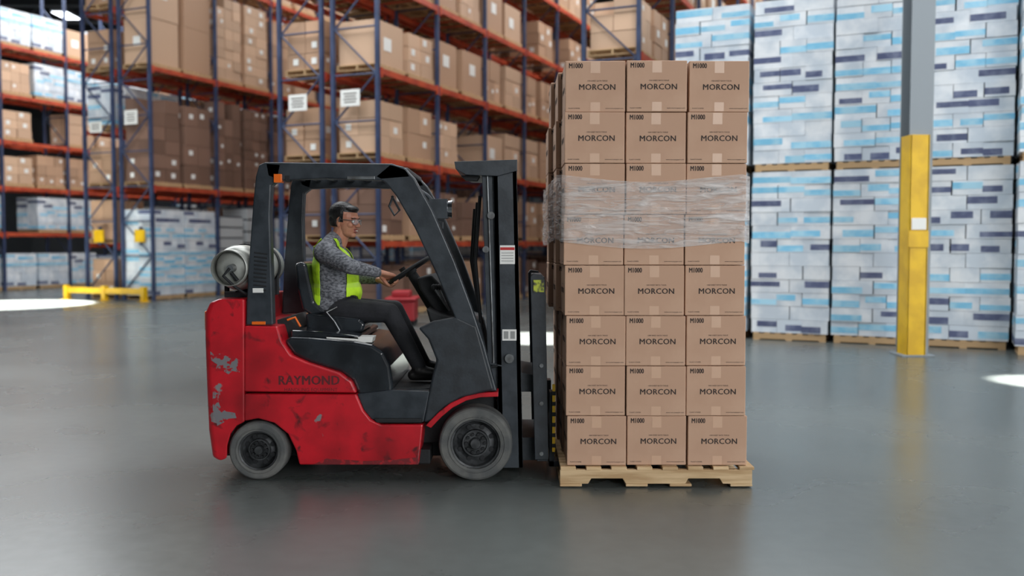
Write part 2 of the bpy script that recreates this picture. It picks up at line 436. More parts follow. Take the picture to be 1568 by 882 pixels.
mb.build('rack_end_guard', [YEL], bevel=.01)
mb = MB()
for s in (.35, 1.85): mb.box(PA+Lf*s-D*.1+Vector((0, 0, 1.75)), (.34, .05, .34), 0, R); mb.box(PA+Lf*s-D*.06+Vector((0, 0, 1.75)), (.1, .05, .5), 1, R)
mb.build('rack_bay_marker', [YEL, RBLU])
# red bin on casters in front of row B
mb = MB(); c = W(617, 450, 11.6)
mb.bb((c.x-.26, 11.2, 0.1), (c.x+.26, 11.9, .48)); mb.bb((c.x-.3, 11.15, .48), (c.x+.3, 11.95, .54)); mb.bb((c.x-.18, 11.3, .54), (c.x+.16, 11.8, .66))
for sx in (-.2, .2):
    for yy in (11.3, 11.8): mb.cyl((c.x+sx, yy-.03, .06), (c.x+sx, yy+.03, .06), .06, .06, 1)
mb.build('red_storage_bin', [REDB, BLKM], bevel=.03)

# ============================================================ BLOCK-STACKED PAPER
par = empty('block_stacked_paper_cases'); E = Vector((.905, -.425, 0)); Nn = Vector((.425, .905, 0)); ang = math.atan2(E.y, E.x)
Q0 = Vector((3.85, 8.95, 0)); i = 0
for s, off in ((-.66, .5), (.62, .5), (1.86, .5), (3.12, .52), (4.36, -.05), (5.6, -.05), (6.84, -.05), (8.08, -.05)):
    for dp in range(3):
        for lv in range(2):
            place(BIGW[(i*3+lv*2+dp) % 8], 'paper_case_load', Q0+E*s+Nn*(off+dp*1.08)+Vector((0, 0, lv*2.695)), ang+(math.pi if (i+lv) % 2 else 0), par)
    i += 1
mb = MB(); cx, cy = 5.58, 6.85
mb.bb((cx-.16, cy-.16, 0), (cx+.16, cy-.14, HC-.92), 0); mb.bb((cx-.16, cy+.14, 0), (cx+.16, cy+.16, HC-.92), 0); mb.bb((cx-.01, cy-.14, 0), (cx+.01, cy+.14, HC-.92), 0)
mb.box((cx, cy, .01), (.45, .45, .02), 0)
mb.bb((cx-.16, cy-.20, 0.02), (cx+.10, cy-.165, 3.03), 1); mb.bb((cx-.165, cy-.2, .02), (cx-.14, cy+.1, 3.03), 1); mb.bb((cx+.08, cy-.2, .02), (cx+.105, cy+.1, 3.03), 1)
mb.bb((cx-.17, cy-.212, 1.5), (cx+.11, cy-.203, 1.72), 1); mb.bb((cx-.13, cy-.216, 1.74), (cx+.07, cy-.206, 1.9), 2)
mb.build('steel_column', [COLG, YEL, WHT], bevel=.006)

# ============================================================ CARRIED LOAD
stack = empty('palletized_carton_stack')
bw, bd, bh = .3815, .40, .3205
def carton_mesh():
    mb = MB(); w, d, h = bw-.004, bd-.004, bh-.003
    mb.box((0, 0, 0), (w, d, h), 0)
    me0 = mb.mesh('tmpc', []); bm = bmesh.new(); bm.from_mesh(me0)
    bmesh.ops.bevel(bm, geom=bm.edges[:], offset=.005, segments=2, profile=.5, affect='EDGES')
    mb = MB(); bm.verts.ensure_lookup_table(); mb.add([v.co.copy() for v in bm.verts], [[v.index for v in f.verts] for f in bm.faces], 0); bm.free()
    for sgn in (-1, 1):
        y = sgn*(d/2+.0006)
        for z0, z1 in ((h/2-.075, h/2-.004), (-h/2+.004, -h/2+.06)):
            mb.quad([(-.03, y, z0), (.03, y, z0), (.03, y, z1), (-.03, y, z1)], 1)
    T = [text_geo('MORCON', .050, 0, spacing=1.06), text_geo('M1000', .044, 0, 'LEFT', 1.0), text_geo('1000 SHEET BATH TISSUE', .0115, 0), text_geo('PLANT 0 PAPER', .0105, 0, 'LEFT'),
         text_geo('www.morconpaper.com', .0115, 0, 'LEFT')]
    pos = [(.012, -.006), (-w/2+.022, h/2-.032), (.012, .034), (-w/2+.02, -h/2+.022), (w/2-.125, -h/2+.022)]
    for q, ((v, f), (px, pz)) in enumerate(zip(T, pos)):
        sx = .72 if q == 1 else 1.0
        for dx, dz, e in (((0, 0, 0), (.0011, 0, .0002), (-.0011, 0, .0004), (0, .0008, .0006)) if q < 2 else ((0, 0, 0),)):
            mb.add([(x*sx+px+dx, -d/2-.0012-e, z+pz+dz) for x, z, _ in v], f, 2)
            mb.add([(-w/2-.0012-e, -(x*sx+px+dx), z+pz+dz) for x, z, _ in v], f, 2)
            mb.add([(w/2+.0012+e, (x*sx+px+dx), z+pz+dz) for x, z, _ in v], f, 2)
    return mb.mesh('carton', [CARD, TAPE, INK], recalc=False)
CM = carton_mesh(); r3 = random.Random(3)
X0 = .333; Y0 = -.15; Z0 = .137
rowoff = [.022, .010, .008, -.004, -.006, .002, .0, .004]
n = 0
for k in range(8):
    for i in range(3):
        for j in range(3):
            n += 1
            ob = bpy.data.objects.new('carton_%d' % n, CM); S.collection.objects.link(ob); ob.parent = stack
            lean = -.012*j if k < 3 else -.03*j*(1 if k in (3, 4) else 1.2 if k < 7 else .9)
            if i > 0: lean = 0
            spread = (i-1)*(.003 if k < 7 else .007)
            ob.location = (X0+bw*(i+.5)+rowoff[k]+spread+r3.uniform(-.004, .004)+lean, Y0+bd*(j+.5)+r3.uniform(-.010, .010), Z0+bh*(k+.5)+.0005)
            ob.rotation_euler = (0, 0, r3.uniform(-.010, .010))
mb = MB(); px0, px1, py0, py1, pb = .306, 1.533, -.165, 1.06, .008
h = .127
for yy in (py0, (py0+py1)/2-.02, py1-.04):
    L_ = px1-px0; P = [(0, .016), (.18, .016), (.20, .05), (.40, .05), (.42, .016), (.80, .016), (.82, .05), (1.02, .05), (1.04, .016), (L_, .016), (L_, .107), (0, .107)]
    mb.prism([(px0+a, pb+b) for a, b in P], yy, yy+.04, 0)
for i in range(8):
    x = px0+i*(px1-px0-.09)/7
    mb.bb((x+r3.uniform(-.0, .006), py0-.012+r3.uniform(-.004, .004), pb+.1072), (x+.1, py1+.01, pb+h), 0)
for x in (px0, px0+.42, px0+.7, px1-.14): mb.bb((x, py0-.006, pb), (x+.14, py1, pb+.0158), 0)
mb.build('wooden_pallet', [WOOD], stack, bevel=.003)
mb = MB(); zl, zh = 1.555, 1.975; xa, xb, ya, yb = X0-.012, X0+3*bw+.016, Y0-.018, Y0+3*bd+.012
cor = [(xb, ya), (xb, yb), (xa-.085, yb), (xa-.01, ya)]
pts = []
for a in range(4):
    p, q = cor[a], cor[(a+1) % 4]
    for t in range(24): pts.append((p[0]+(q[0]-p[0])*t/24, p[1]+(q[1]-p[1])*t/24))
nz = 14; vs = []
for z in range(nz+1):
    for t, (x, y) in enumerate(pts):
        e = .004*math.sin(t*1.7+z*.9)+.003*math.sin(z*2.3+t*.37)
        zz = zl+(zh-zl)*z/nz+(.02*math.sin(t*.21) if z in (0, nz) else 0)+.012*math.sin(t*.13)
        dx = -e if x < .9 else e
        vs.append((x+(dx if abs(y-ya) > .01 else 0), y-(abs(e) if abs(y-ya) < .01 else 0), zz))
m_ = len(pts)
mb.add(vs, [(z*m_+t, z*m_+(t+1) % m_, (z+1)*m_+(t+1) % m_, (z+1)*m_+t) for z in range(nz) for t in range(m_)], 0, True)
mb.build('stretch_film', [FILM], stack)

# ============================================================ FORKLIFT
FK = empty('forklift')
mb = MB()
cw = [(330, 458), (374, 458), (374, 646), (360, 652), (349, 664), (343, 682), (342, 702), (330, 706), (320, 700), (314, 660), (311, 600), (308, 520), (308, 480), (316, 464)]
pts = XZ(cw)
xs_ = [-.0, .02, .10, .97, 1.05, 1.07]; ins = [.05, .02, 0, 0, .02, .05]
n = len(pts); vs = []; fs = []
xr = max(p[0] for p in pts)
for y, i_ in zip(xs_, ins):
    for (x, z) in pts: vs.append((x+i_*max(0, (xr-x)/(.28))*1.0, y, z))
for k in range(len(xs_)-1):
    fs += [(k*n+i, k*n+(i+1) % n, (k+1)*n+(i+1) % n, (k+1)*n+i) for i in range(n)]
fs += [list(range(n)), [len(vs)-1-i for i in range(n)]]
mb.add(vs, fs, 0)
mb.build('counterweight', [REDW], FK, bevel=.02, seg=4)
mb = MB()
mb.prism(XZ([(374, 499), (425, 500), (431, 522), (446, 544), (470, 555), (520, 571), (538, 584), (546, 602), (374, 600)]), .0, 1.07, 0)
mb.prism(XZ([(374, 603), (546, 604), (556, 628), (568, 643), (584, 650), (648, 650), (645, 680), (641, 712), (458, 712), (453, 690), (441, 665), (420, 648), (395, 641), (374, 645)]), .0, 1.07, 0)
mb.build('side_panels', [RED], FK, bevel=.012, seg=3)
mb = MB()
v, f = text_geo('RAYMOND', .085, 0, spacing=1.05); p = W(473, 583)
for dx, e in ((0, 0), (.002, .0002), (-.002, .0004), (.0035, .0006)): mb.add([(p.x+x*.92+dx, -.0012-e, p.z+z) for x, z, _ in v], f, 0)
v, f = text_geo('HANDLING EQUIPMENT', .032, 0); p = W(476, 597)
mb.add([(p.x+x, -.0012, p.z+z) for x, z, _ in v], f, 0)
mb.build('side_lettering', [INKR], FK)
mb = MB()
def blob(pts, m, y=-.003):
    q = XZ(pts); mb.prism(q, y, y+.004, m)
blob([(322, 538), (328, 543), (340, 541), (348, 546), (356, 545), (368, 552), (364, 560), (367, 570), (356, 568), (350, 573), (342, 568), (330, 568), (333, 558), (324, 552)], 0)
blob([(326, 600), (334, 602), (333, 610), (337, 622), (346, 630), (360, 632), (362, 640), (350, 641), (344, 646), (333, 652), (330, 640), (326, 636)], 0)
blob([(500, 702), (560, 706), (600, 704), (640, 700), (641, 711), (480, 711)], 1)
mb.build('paint_scuffs', [M('bare_metal', (128, 126, 130), .5, metal=.2, rgb2=(180, 24, 38), scale=20, lo=.50, hi=.54), M('grime', (116, 28, 34), .5, rgb2=(176, 30, 38), scale=22, lo=.5, hi=.6)], FK)
mb = MB()
p = W(319, 490, .1); mb.box((p.x+.01, .06, p.z), (.03, .05, .13), 0)
p = W(312, 610, .1); mb.box((p.x+.01, .5, .33), (.05, .2, .1), 1)
mb.build('tail_light', [ORG, BLK], FK, bevel=.01)
mb = MB()
a = W(340, 700, .2); b = W(770, 700, .2)
mb.bb((a.x, .24, .11), (b.x, .84, .40)); mb.bb((W(455, 0).x, .04, .10), (W(655, 0).x, 1.02, .2))
mb.bb((W(600, 0).x, .22, .2), (W(755, 0).x, .86, .58))
for u in (394, 728): c = W(u, 690, .2); mb.cyl((c.x, .1, .215), (c.x, .97, .215), .06, .06, 0)
mb.build('chassis', [BLKM], FK, bevel=.01)
mb = MB()
mb.prism(XZ([(432, 524), (447, 545), (470, 556), (520, 572), (538, 585), (546, 604), (556, 628), (601, 625), (600, 590), (596, 562), (586, 541), (568, 529), (540, 524), (470, 518), (440, 517)]), .045, 1.025, 0)
mb.build('engine_cover', [BLKG], FK, bevel=.035, seg=4)
mb = MB()
mb.prism(XZ([(440, 519), (500, 521), (548, 524), (546, 517), (490, 510), (440, 508)]), .1, .96, 0)
mb.build('cover_trim', [BLKG], FK, bevel=.01)
mb = MB()
mb.prism(XZ([(546, 604), (556, 628), (568, 643), (584, 648), (648, 648), (658, 600), (600, 598)]), .02, 1.05, 0)
mb.prism(XZ([(572, 641), (646, 641), (646, 648), (576, 648)]), .0, .06, 1)
mb.prism(XZ([(600, 597), (660, 598), (700, 560), (706, 566), (664, 603), (600, 603)]), .1, .97, 1)
mb.build('step_and_floor', [BLK, BLKM], FK, bevel=.008)
mb = MB()
fend = [(648, 648), (655, 605), (664, 566), (668, 552), (655, 520), (640, 503), (664, 492), (700, 486), (730, 500), (757, 598), (735, 603), (705, 611), (680, 626), (662, 646)]
for y0, y1 in ((.015, .10), (.97, 1.055)): mb.prism(XZ(fend), y0, y1, 0)
mb.prism(XZ([(700, 486), (734, 500), (757, 598), (742, 602), (712, 560), (690, 520)]), .1, .97, 0)
mb.prism(XZ([(640, 425), (662, 420), (690, 448), (712, 490), (690, 500), (664, 470), (645, 442)], .4), .3, .78, 1)
mb.prism(XZ([(655, 470), (700, 486), (712, 560), (700, 566), (664, 500)], .3), .16, .9, 1)
mb.build('cowl', [DGREY, BLKM], FK, bevel=.015, seg=3)
mb = MB()
arc = [(763, 600), (735, 602), (712, 607), (690, 617), (672, 631), (652, 651)]; arc2 = [(660, 655), (676, 638), (693, 624), (714, 613), (736, 608), (763, 607)]
for y0, y1 in ((-.012, .20), (.87, 1.08)): mb.prism(XZ(arc+arc2), y0, y1, 0)
mb.build('front_fenders', [RED], FK, bevel=.004)
def wheel(name, c, R, wdt, flip=1):
    mb = MB()
    q = lambda prof: [(r*R, h*flip) for r, h in prof]
    mb.lathe(q([(.66, .03), (.68, .004), (.74, .0), (.745, .006), (.78, .006), (.785, 0), (.92, .0), (.97, .008), (1, .025), (1, wdt-.02), (.95, wdt), (.6, wdt), (.6, .03)]), c, 0, 56, False)
    mb.lathe(q([(.0, .012), (.13, .012), (.15, .02), (.16, .05), (.30, .05), (.32, .035), (.36, .035), (.38, .06), (.50, .075), (.58, .05), (.62, .02), (.665, .016), (.67, .06), (.67, .12), (0, .12)]), c, 1, 56, False)
    for k in range(10):
        t = 2*math.pi*k/10; p = Vector(c)+Vector((.25*R*math.cos(t), .03*flip, .25*R*math.sin(t)))
        mb.cyl(p, p+Vector((0, .03*flip, 0)), .011, .011, 2, 6)
    for k in range(8):
        t = 2*math.pi*(k+.5)/8; p = Vector(c)+Vector((.46*R*math.cos(t), .058*flip, .46*R*math.sin(t)))
        mb.cyl(p, p+Vector((0, .03*flip, 0)), .016, .016, 2, 10)
    mb.build(name, [TIRE, HUB, BLKM], FK)
cR = W(394, 693); cF = W(728, 686)
wheel('rear_wheel_near', (cR.x, .01, .195), .194, .16); wheel('rear_wheel_far', (cR.x, 1.06, .195), .194, .16, -1)
wheel('front_wheel_near', (cF.x, -.01, .243), .242, .19); wheel('front_wheel_far', (cF.x, 1.08, .243), .242, .19, -1)
mb = MB()
rear = [(395, 252), (404, 248), (430, 250), (425, 276), (414, 284), (412, 330), (414, 400), (417, 498), (375, 498), (378, 420), (386, 310), (390, 270)]
top = [(404, 248), (600, 250), (622, 258), (630, 272), (580, 276), (500, 273), (424, 276), (408, 270)]
front = [(596, 250), (618, 255), (634, 272), (662, 322), (696, 400), (722, 470), (742, 530), (761, 600), (728, 600), (716, 550), (696, 486), (668, 420), (634, 348), (606, 300), (590, 280), (572, 270)]
for y0, y1 in ((.02, .10), (.97, 1.05)):
    for P_ in (rear, top, front): mb.prism(XZ(P_), y0, y1, 0)
for u in (412, 440, 470, 500, 530, 560, 590, 618):
    a = W(u, 262); mb.bb((a.x-.02, .09, a.z-.005), (a.x+.02, .98, a.z+.03), 0)
mb.build('overhead_guard', [BLK], FK, bevel=.01, seg=3)
mb = MB()
for k in range(10):
    a = W(398-k*.15, 388+k*6.2); mb.box((a.x, .018, a.z), (.085, .006, .010), 0, Matrix.Rotation(.12, 3, 'Y'))
for u, v, w_, h_ in ((394, 445, .07, .03), (395, 495, .09, .02)): a = W(u, v); mb.box((a.x, .017, a.z), (w_, .006, h_), 1 if v == 445 else 2)
a = W(425, 273); mb.box((a.x, .03, a.z), (.05, .06, .055), 2); mb.box((a.x+.06, .04, a.z+.0), (.03, .05, .04), 0)
a = W(552, 272); mb.box((a.x, .015, a.z), (.18, .004, .02), 3)
mb.build('guard_details', [BLKM, WHT, ORG, STEEL], FK, bevel=.003)
mb = MB()
a = W(672, 320, .2); mb.box(a, (.12, .12, .13), 0); mb.cyl(a+Vector((.06, 0, 0)), a+Vector((.09, 0, 0)), .055, .06, 1); mb.cyl(a+Vector((-.06, 0, 0)), a+Vector((-.12, 0, .01)), .05, .03, 0)
a2 = W(640, 290, .2); mb.tube([a, W(655, 300, .2), a2, W(615, 268, .2)], .014, 0)
a = W(637, 306, .75); mb.cyl(a, a+Vector((.09, 0, -.09)), .05, .05, 2)
mb.tube([W(600, 300, .1), W(612, 322, .1), W(604, 330, .1), W(596, 316, .1), W(602, 300, .1)], .008, 0)
a = W(668, 345, .8); mb.box(a, (.1, .1, .05), 0)
mb.build('work_lamps', [BLK, CHROME, M('lamp_body', (120, 100, 84), .5)], FK, bevel=.006)
mb = MB()
def mrail(P_, y0, y1, m=0): mb.prism(XZ(P_, .16), y0, y1, m)
for y0 in (.15, .82):
    mrail([(755, 247), (791, 247), (801, 716), (764, 716)], y0, y0+.015)
    mrail([(755, 247), (762, 247), (772, 716), (764, 716)], y0, y0+.11)
    mrail([(784, 247), (791, 247), (801, 716), (794, 716)], y0, y0+.11)
    mrail([(738, 264), (754, 264), (764, 600), (748, 600)], y0+.02, y0+.08, 0)
    mrail([(745, 266), (747, 266), (757, 560), (755, 560)], y0+.005, y0+.022, 1)
for v0, v1 in ((247, 262), (380, 396), (540, 556), (690, 712)):
    dx = (v0-247)*.02
    mrail([(758+dx, v0), (788+dx, v0), (788+dx, v1), (758+dx, v1)], .16, .92)
mrail([(696, 248), (792, 245), (792, 262), (762, 270), (714, 268), (698, 259)], .13, .93)
mrail([(705, 268), (735, 268), (730, 276), (712, 275)], .2, .3, 2)
for yy in (.34, .72):
    a = W(776, 262, yy); b_ = W(786, 712, yy); mb.cyl(b_, a, .035, .035, 0)
a = W(752, 330, .16); mb.cyl((a.x, .145, a.z), (a.x, .18, a.z), .025, .025, 1); a = W(744, 382, .16); mb.cyl((a.x, .14, a.z), (a.x, .18, a.z), .022, .022, 1)
a = W(780, 548, .16); mb.cyl((a.x, .12, a.z), (a.x, .16, a.z), .03, .03, 1); a = W(768, 560, .16); mb.tube([a, W(745, 556, .16), W(738, 580, .16)], .012, 0)
mb.build('mast', [BLK, STEEL, BLKM], FK, bevel=.004)
mb = MB()
a = W(777, 390, .149); mb.box(a, (.10, .003, .125), 0); mb.box(a+Vector((0, -.002, .04)), (.095, .003, .018), 1)
for k in range(4): mb.box(a+Vector((0, -.002, .012-k*.018)), (.08, .003, .004), 2)
a = W(780, 513, .149); mb.box(a, (.095, .003, .075), 0)
for k in range(2): mb.box(a+Vector((-.022+.044*k, -.002, 0)), (.03, .003, .05), 2)
a = W(825, 438, .07); mb.box(a, (.07, .003, .08), 3)
mb.build('warning_labels', [WHT, LBLRED, M('label_grey_print', (150, 152, 150), .6), LBLGRN], FK)
mb = MB()
a = W(742, 560, .2); b_ = W(780, 540, .2); mb.cyl(a, b_, .022, .022, 1); mb.cyl(W(700, 590, .2), a, .04, .04, 0)
for i in range(3): mb.tube([W(735-i*4, 300+i*10, .3+i*.1), W(728-i*3, 400, .3+i*.1), W(735, 480, .3+i*.1), W(745, 560, .3)], .012, 0)
mb.tube([W(762, 560, .13), W(735, 566, .13), W(728, 590, .13)], .008, 0)
mb.build('hoses', [BLKM, STEEL], FK)
mb = MB()
for y0 in (.08, .93):
    mb.prism(XZ([(812, 424), (816, 419), (830, 421), (835, 430), (840, 704), (819, 704)], .08), y0, y0+.05, 0)
for v0, v1 in ((424, 436), (560, 580), (608, 640), (680, 706)):
    q = (v0-424)*.02; mb.prism(XZ([(817+q, v0), (834+q, v0), (834+q, v1), (817+q, v1)], .1), .09, .97, 0)
for yy in (.28, .45, .62, .79):
    mb.prism(XZ([(820, 430), (828, 430), (836, 640), (827, 640)], .1), yy, yy+.025, 0)
for v in (618, 695, 560): a = W(829, v, .07); mb.cyl((a.x, .07, a.z), (a.x, .085, a.z), .014, .014, 1, 8)
mb.prism(XZ([(795, 570), (822, 575), (822, 600), (797, 600)], .2), .2, .85, 0); mb.prism(XZ([(797, 670), (822, 670), (822, 705), (800, 705)], .2), .2, .85, 0)
mb.build('carriage', [DGREY, STEEL], FK, bevel=.004)
mb = MB()
xs0 = W(841, 0, .3).x
for yy in (.16, .70):
    mb.bb((xs0, yy, .055), (xs0+.035, yy+.12, .56)); mb.prism([(xs0, .055), (xs0+1.1, .062), (xs0+1.1, .072), (xs0+.3, .092), (xs0, .095)], yy, yy+.12)
mb.build('forks', [BLK], FK, bevel=.003)
mb = MB()
a = W(847, 600, .1); xx = a.x
mb.bb((xx-.005, .10, .17), (xx+.014, .125, .62), 0)
for k in range(6): mb.bb((xx-.008, .094, .2+k*.07), (xx+.017, .13, .225+k*.07), 1)
mb.build('yellow_load_strap', [YEL, BLKM], FK)
mb = MB(); c = W(358, 410, .12)
mb.lathe([(0, .06), (.07, .062), (.12, .085), (.142, .12), (.15, .16), (.15, .78), (.142, .82), (.12, .855), (.07, .875), (0, .88)], (c.x+.02, .0, c.z), 0, 40, True)
mb.lathe([(.112, -.03), (.118, -.03), (.122, .0), (.122, .09), (.115, .09), (.113, .0), (.112, -.03)], (c.x, .04, c.z), 0, 40, True)
mb.cyl((c.x+.01, .06, c.z), (c.x+.01, .0, c.z), .028, .022, 2); mb.cyl((c.x+.01, .03, c.z-.03), (c.x+.05, .03, c.z-.08), .012, .012, 1); mb.tube([(c.x+.01, .0, c.z), (c.x-.03, -.01, c.z-.05), (c.x+.03, .03, c.z-.12), (c.x+.12, .1, c.z-.2)], .01, 1)
for yy in (.3, .62):
    mb.lathe([(.151, 0), (.158, 0), (.158, .05), (.151, .05), (.151, 0)], (c.x+.02, yy, c.z), 1, 40)
mb.bb((c.x-.09, .2, c.z-.21), (c.x+.14, .75, c.z-.165), 1); mb.bb((c.x-.03, .25, c.z-.235), (c.x+.08, .7, c.z-.16), 1)
for yy in (.3, .62): mb.bb((c.x-.12, yy, c.z-.2), (c.x-.1, yy+.05, c.z-.05), 1); mb.bb((c.x+.14, yy, c.z-.2), (c.x+.16, yy+.05, c.z-.05), 1)
mb.build('lpg_tank', [TANK, BLKM, STEEL], FK)
mb = MB()
mb.prism(XZ([(452, 404), (462, 400), (470, 404), (475, 430), (482, 462), (500, 478), (478, 484), (464, 474), (456, 440)], .35), .33, .74, 0)
mb.prism(XZ([(468, 480), (500, 482), (552, 488), (560, 496), (556, 508), (500, 512), (470, 504)], .33), .31, .77, 0)
mb.prism(XZ([(480, 505), (548, 508), (550, 520), (478, 518)], .33), .36, .72, 1)
mb.build('seat', [BLKG, BLKM], FK, bevel=.03, seg=4)
mb = MB()
mb.tube([W(516, 470, .29), W(500, 478, .27), W(512, 492, .27), W(520, 506, .28)], .007, 0)
mb.prism(XZ([(500, 514), (572, 516), (570, 524), (502, 522)], .12), .1, .24, 1)
mb.prism(XZ([(430, 488), (446, 484), (462, 500), (466, 518), (434, 516)], .3), .2, .7, 2)
mb.tube([W(440, 490, .2), W(452, 486, .2), W(460, 500, .2)], .008, 3)
mb.build('seat_belt_and_clipboard', [STEEL, WHT, BLKM, ORG], FK, bevel=.005)
Cw = W(627, 414, .53); ta = math.radians(33); A1 = Vector((math.cos(ta), 0, math.sin(ta))); nW = Vector((-math.sin(ta), 0, math.cos(ta))); Yh = Vector((0, 1, 0)); RW = .165
mb = MB(); mb.torus(Cw, RW, .014, nW, 0, 48, 12); mb.cyl(Cw-nW*.03, Cw+nW*.012, .045, .04, 0)
for t in (-90, 30, 150):
    t = math.radians(t); mb.cyl(Cw, Cw+(A1*math.cos(t)+Yh*math.sin(t))*RW, .012, .012, 0, 10)
mb.cyl(Cw-nW*.02, Cw-nW*.42, .035, .05, 0)
t = math.radians(110); kp = Cw+(A1*math.cos(t)+Yh*math.sin(t))*RW; mb.cyl(kp, kp+nW*.05, .02, .024, 0)
for i, yy in enumerate((.28, .24, .20)):
    a = W(672-i*4, 440, yy); b_ = W(688, 476, yy); mb.cyl(b_, a, .007, .007, 1, 8); mb.ell(a, (.018, .018, .022), 0)
mb.build('steering_wheel_and_levers', [BLKM, STEEL], FK)

# ============================================================ DRIVER
DR = empty('forklift_driver')
y = .53
sR = W(497, 386, .345); sL = W(503, 386, .715)
hipR = W(508, 474, .44); hipL = W(508, 474, .62)
knR = W(597, 479, .37); knL = W(604, 474, .67)
anR = W(641, 560, .37); anL = W(650, 558, .67)
def hand_frame(phi, farm):
    t = math.radians(phi); rim = Cw+(A1*math.cos(t)+Yh*math.sin(t))*RW; T = (-A1*math.sin(t)+Yh*math.cos(t)).normalized()
    f_ = Vector(farm); e1 = (f_-T*f_.dot(T)).normalized(); e2 = T.cross(e1).normalized()
    if e2.z < 0: e2 = -e2
    return rim, T, e1, e2
HR = hand_frame(-142, (1, .25, -.25)); HL = hand_frame(158, (.95, -.5, .1))
def wrist(H): rim, T, e1, e2 = H; return rim-e1*.105+e2*.028
wR, wL = wrist(HR), wrist(HL)
elR = W(536, 408, .20); elL = W(540, 424, .80)
mb = MB()
pel = W(502, 468, y); bel = W(516, 445, y); che = W(510, 408, y); nk = W(512, 370, y)
Rt = Matrix.Rotation(math.radians(8), 3, 'Y')
mb.ell(pel, (.15, .185, .115), R=Rt); mb.ell(bel, (.168, .185, .13), R=Rt); mb.ell(che, (.135, .185, .16), R=Rt)
mb.ell(W(514, 425, y), (.155, .18, .13), R=Rt)
mb.cap(sR+Vector((0, .03, 0)), .074, sL-Vector((0, .03, 0)), .074)
mb.cap(W(506, 384, y), .09, nk+Vector((0.005, 0, .012)), .066)
for sh in (sR, sL): mb.cap(sh+Vector((0, 0, .012)), .062, Vector((nk.x-.01, y+(sh.y-y)*.2, nk.z+.0)), .06)
mb.cap(sR, .075, elR, .054); mb.cap(elR, .054, wR-(wR-elR).normalized()*.02, .036)
mb.cap(sL, .075, elL, .054); mb.cap(elL, .054, wL-(wL-elL).normalized()*.02, .036)
for hp, kn, an in ((hipR, knR, anR), (hipL, knL, anL)):
    mb.cap(hp, .098, kn, .068); mb.cap(kn, .068, an, .050)
    mb.cap(an, .047, an+Vector((0.0, 0, -.03)), .05)
    fl = .606
    mb.cap(Vector((an.x-.04, an.y, fl+.04)), .038, Vector((an.x+.15, an.y, fl+.036)), .034)
    mb.cap(Vector((an.x+.0, an.y, fl+.07)), .045, Vector((an.x+.13, an.y, fl+.045)), .036)
me = remesh(mb, .0075, 5)
segs = [(sR, elR, 's'), (elR, wR, 's'), (sL, elL, 's'), (elL, wL, 's'), (pel, che, 't'), (che, nk, 't'), (sR, sL, 't'), (hipR, knR, 'l'), (hipL, knL, 'l'), (knR, anR, 'l'), (knL, anL, 'l')]
rad = {'s': .06, 't': .17, 'l': .085}
def segd(p, a, b):
    ab = b-a; t = max(0, min(1, (p-a).dot(ab)/ab.length_squared)); return (p-a-ab*t).length
for m_ in (SWTR, TROU, BOOT): me.materials.append(m_)
lab = []
hemz = W(505, 468, y).z
for p in me.polygons:
    c = p.center; k = min(segs, key=lambda q: segd(c, q[0], q[1])/rad[q[2]])[2]
    if c.z < .70: mi = 2
    elif k == 'l' or c.z < hemz-.02 and k == 't': mi = 1
    elif c.z < hemz-.0 and c.x > W(540, 0, y).x: mi = 1
    else: mi = 0
    p.material_index = mi; lab.append(k if mi == 0 else 'x')
body = bpy.data.objects.new('body', me); S.collection.objects.link(body); body.parent = DR
bm = bmesh.new(); bm.from_mesh(me); bm.faces.ensure_lookup_table(); kill = []
neckz = nk.z-.004; xb0 = W(486, 0, .35).x; xf0 = W(524, 0, .35).x; xmax = W(572, 0, .45).x
for f in bm.faces:
    c = f.calc_center_median(); dy = abs(c.y-y)
    arm = min(segd(c, sR, elR), segd(c, sL, elL))/.078 if c.z < sR.z+.03 else 9
    fore = min(segd(c, elR, wR), segd(c, elL, wL))/.066
    keep = lab[f.index] in ('t', 's') and dy < .185 and c.x < xmax
    if fore < 1 or (arm < 1 and dy > .13): keep = False
    if c.z > neckz+.02*(dy > .05) or c.z < hemz+.012: keep = False
    if dy > .10 and xb0 < c.x < xf0 and c.z < sR.z+.035: keep = False      # open side of the vest
    if dy > .135 and c.z >= sR.z+.035: keep = False
    if c.x > che.x+.04 and dy < .006+max(0, (c.z-che.z)*.5): keep = False   # zip / V neck
    if not keep: kill.append(f)
bmesh.ops.delete(bm, geom=kill, context='FACES')
bm.normal_update()
for v in bm.verts: v.co += v.normal*.009
vm = bpy.data.meshes.new('vest'); bm.to_mesh(vm); bm.free(); vm.materials.clear(); vm.materials.append(VEST); vm.materials.append(VESTR)
for p in vm.polygons:
    p.material_index = 1 if abs(p.center.z-(che.z-.13)) < .015 else 0
vo = bpy.data.objects.new('hi_vis_vest', vm); S.collection.objects.link(vo); vo.parent = DR
sm = vo.modifiers.new('sm', 'SMOOTH'); sm.iterations = 5; sd = vo.modifiers.new('so', 'SOLIDIFY'); sd.thickness = .003; sd.offset = 1
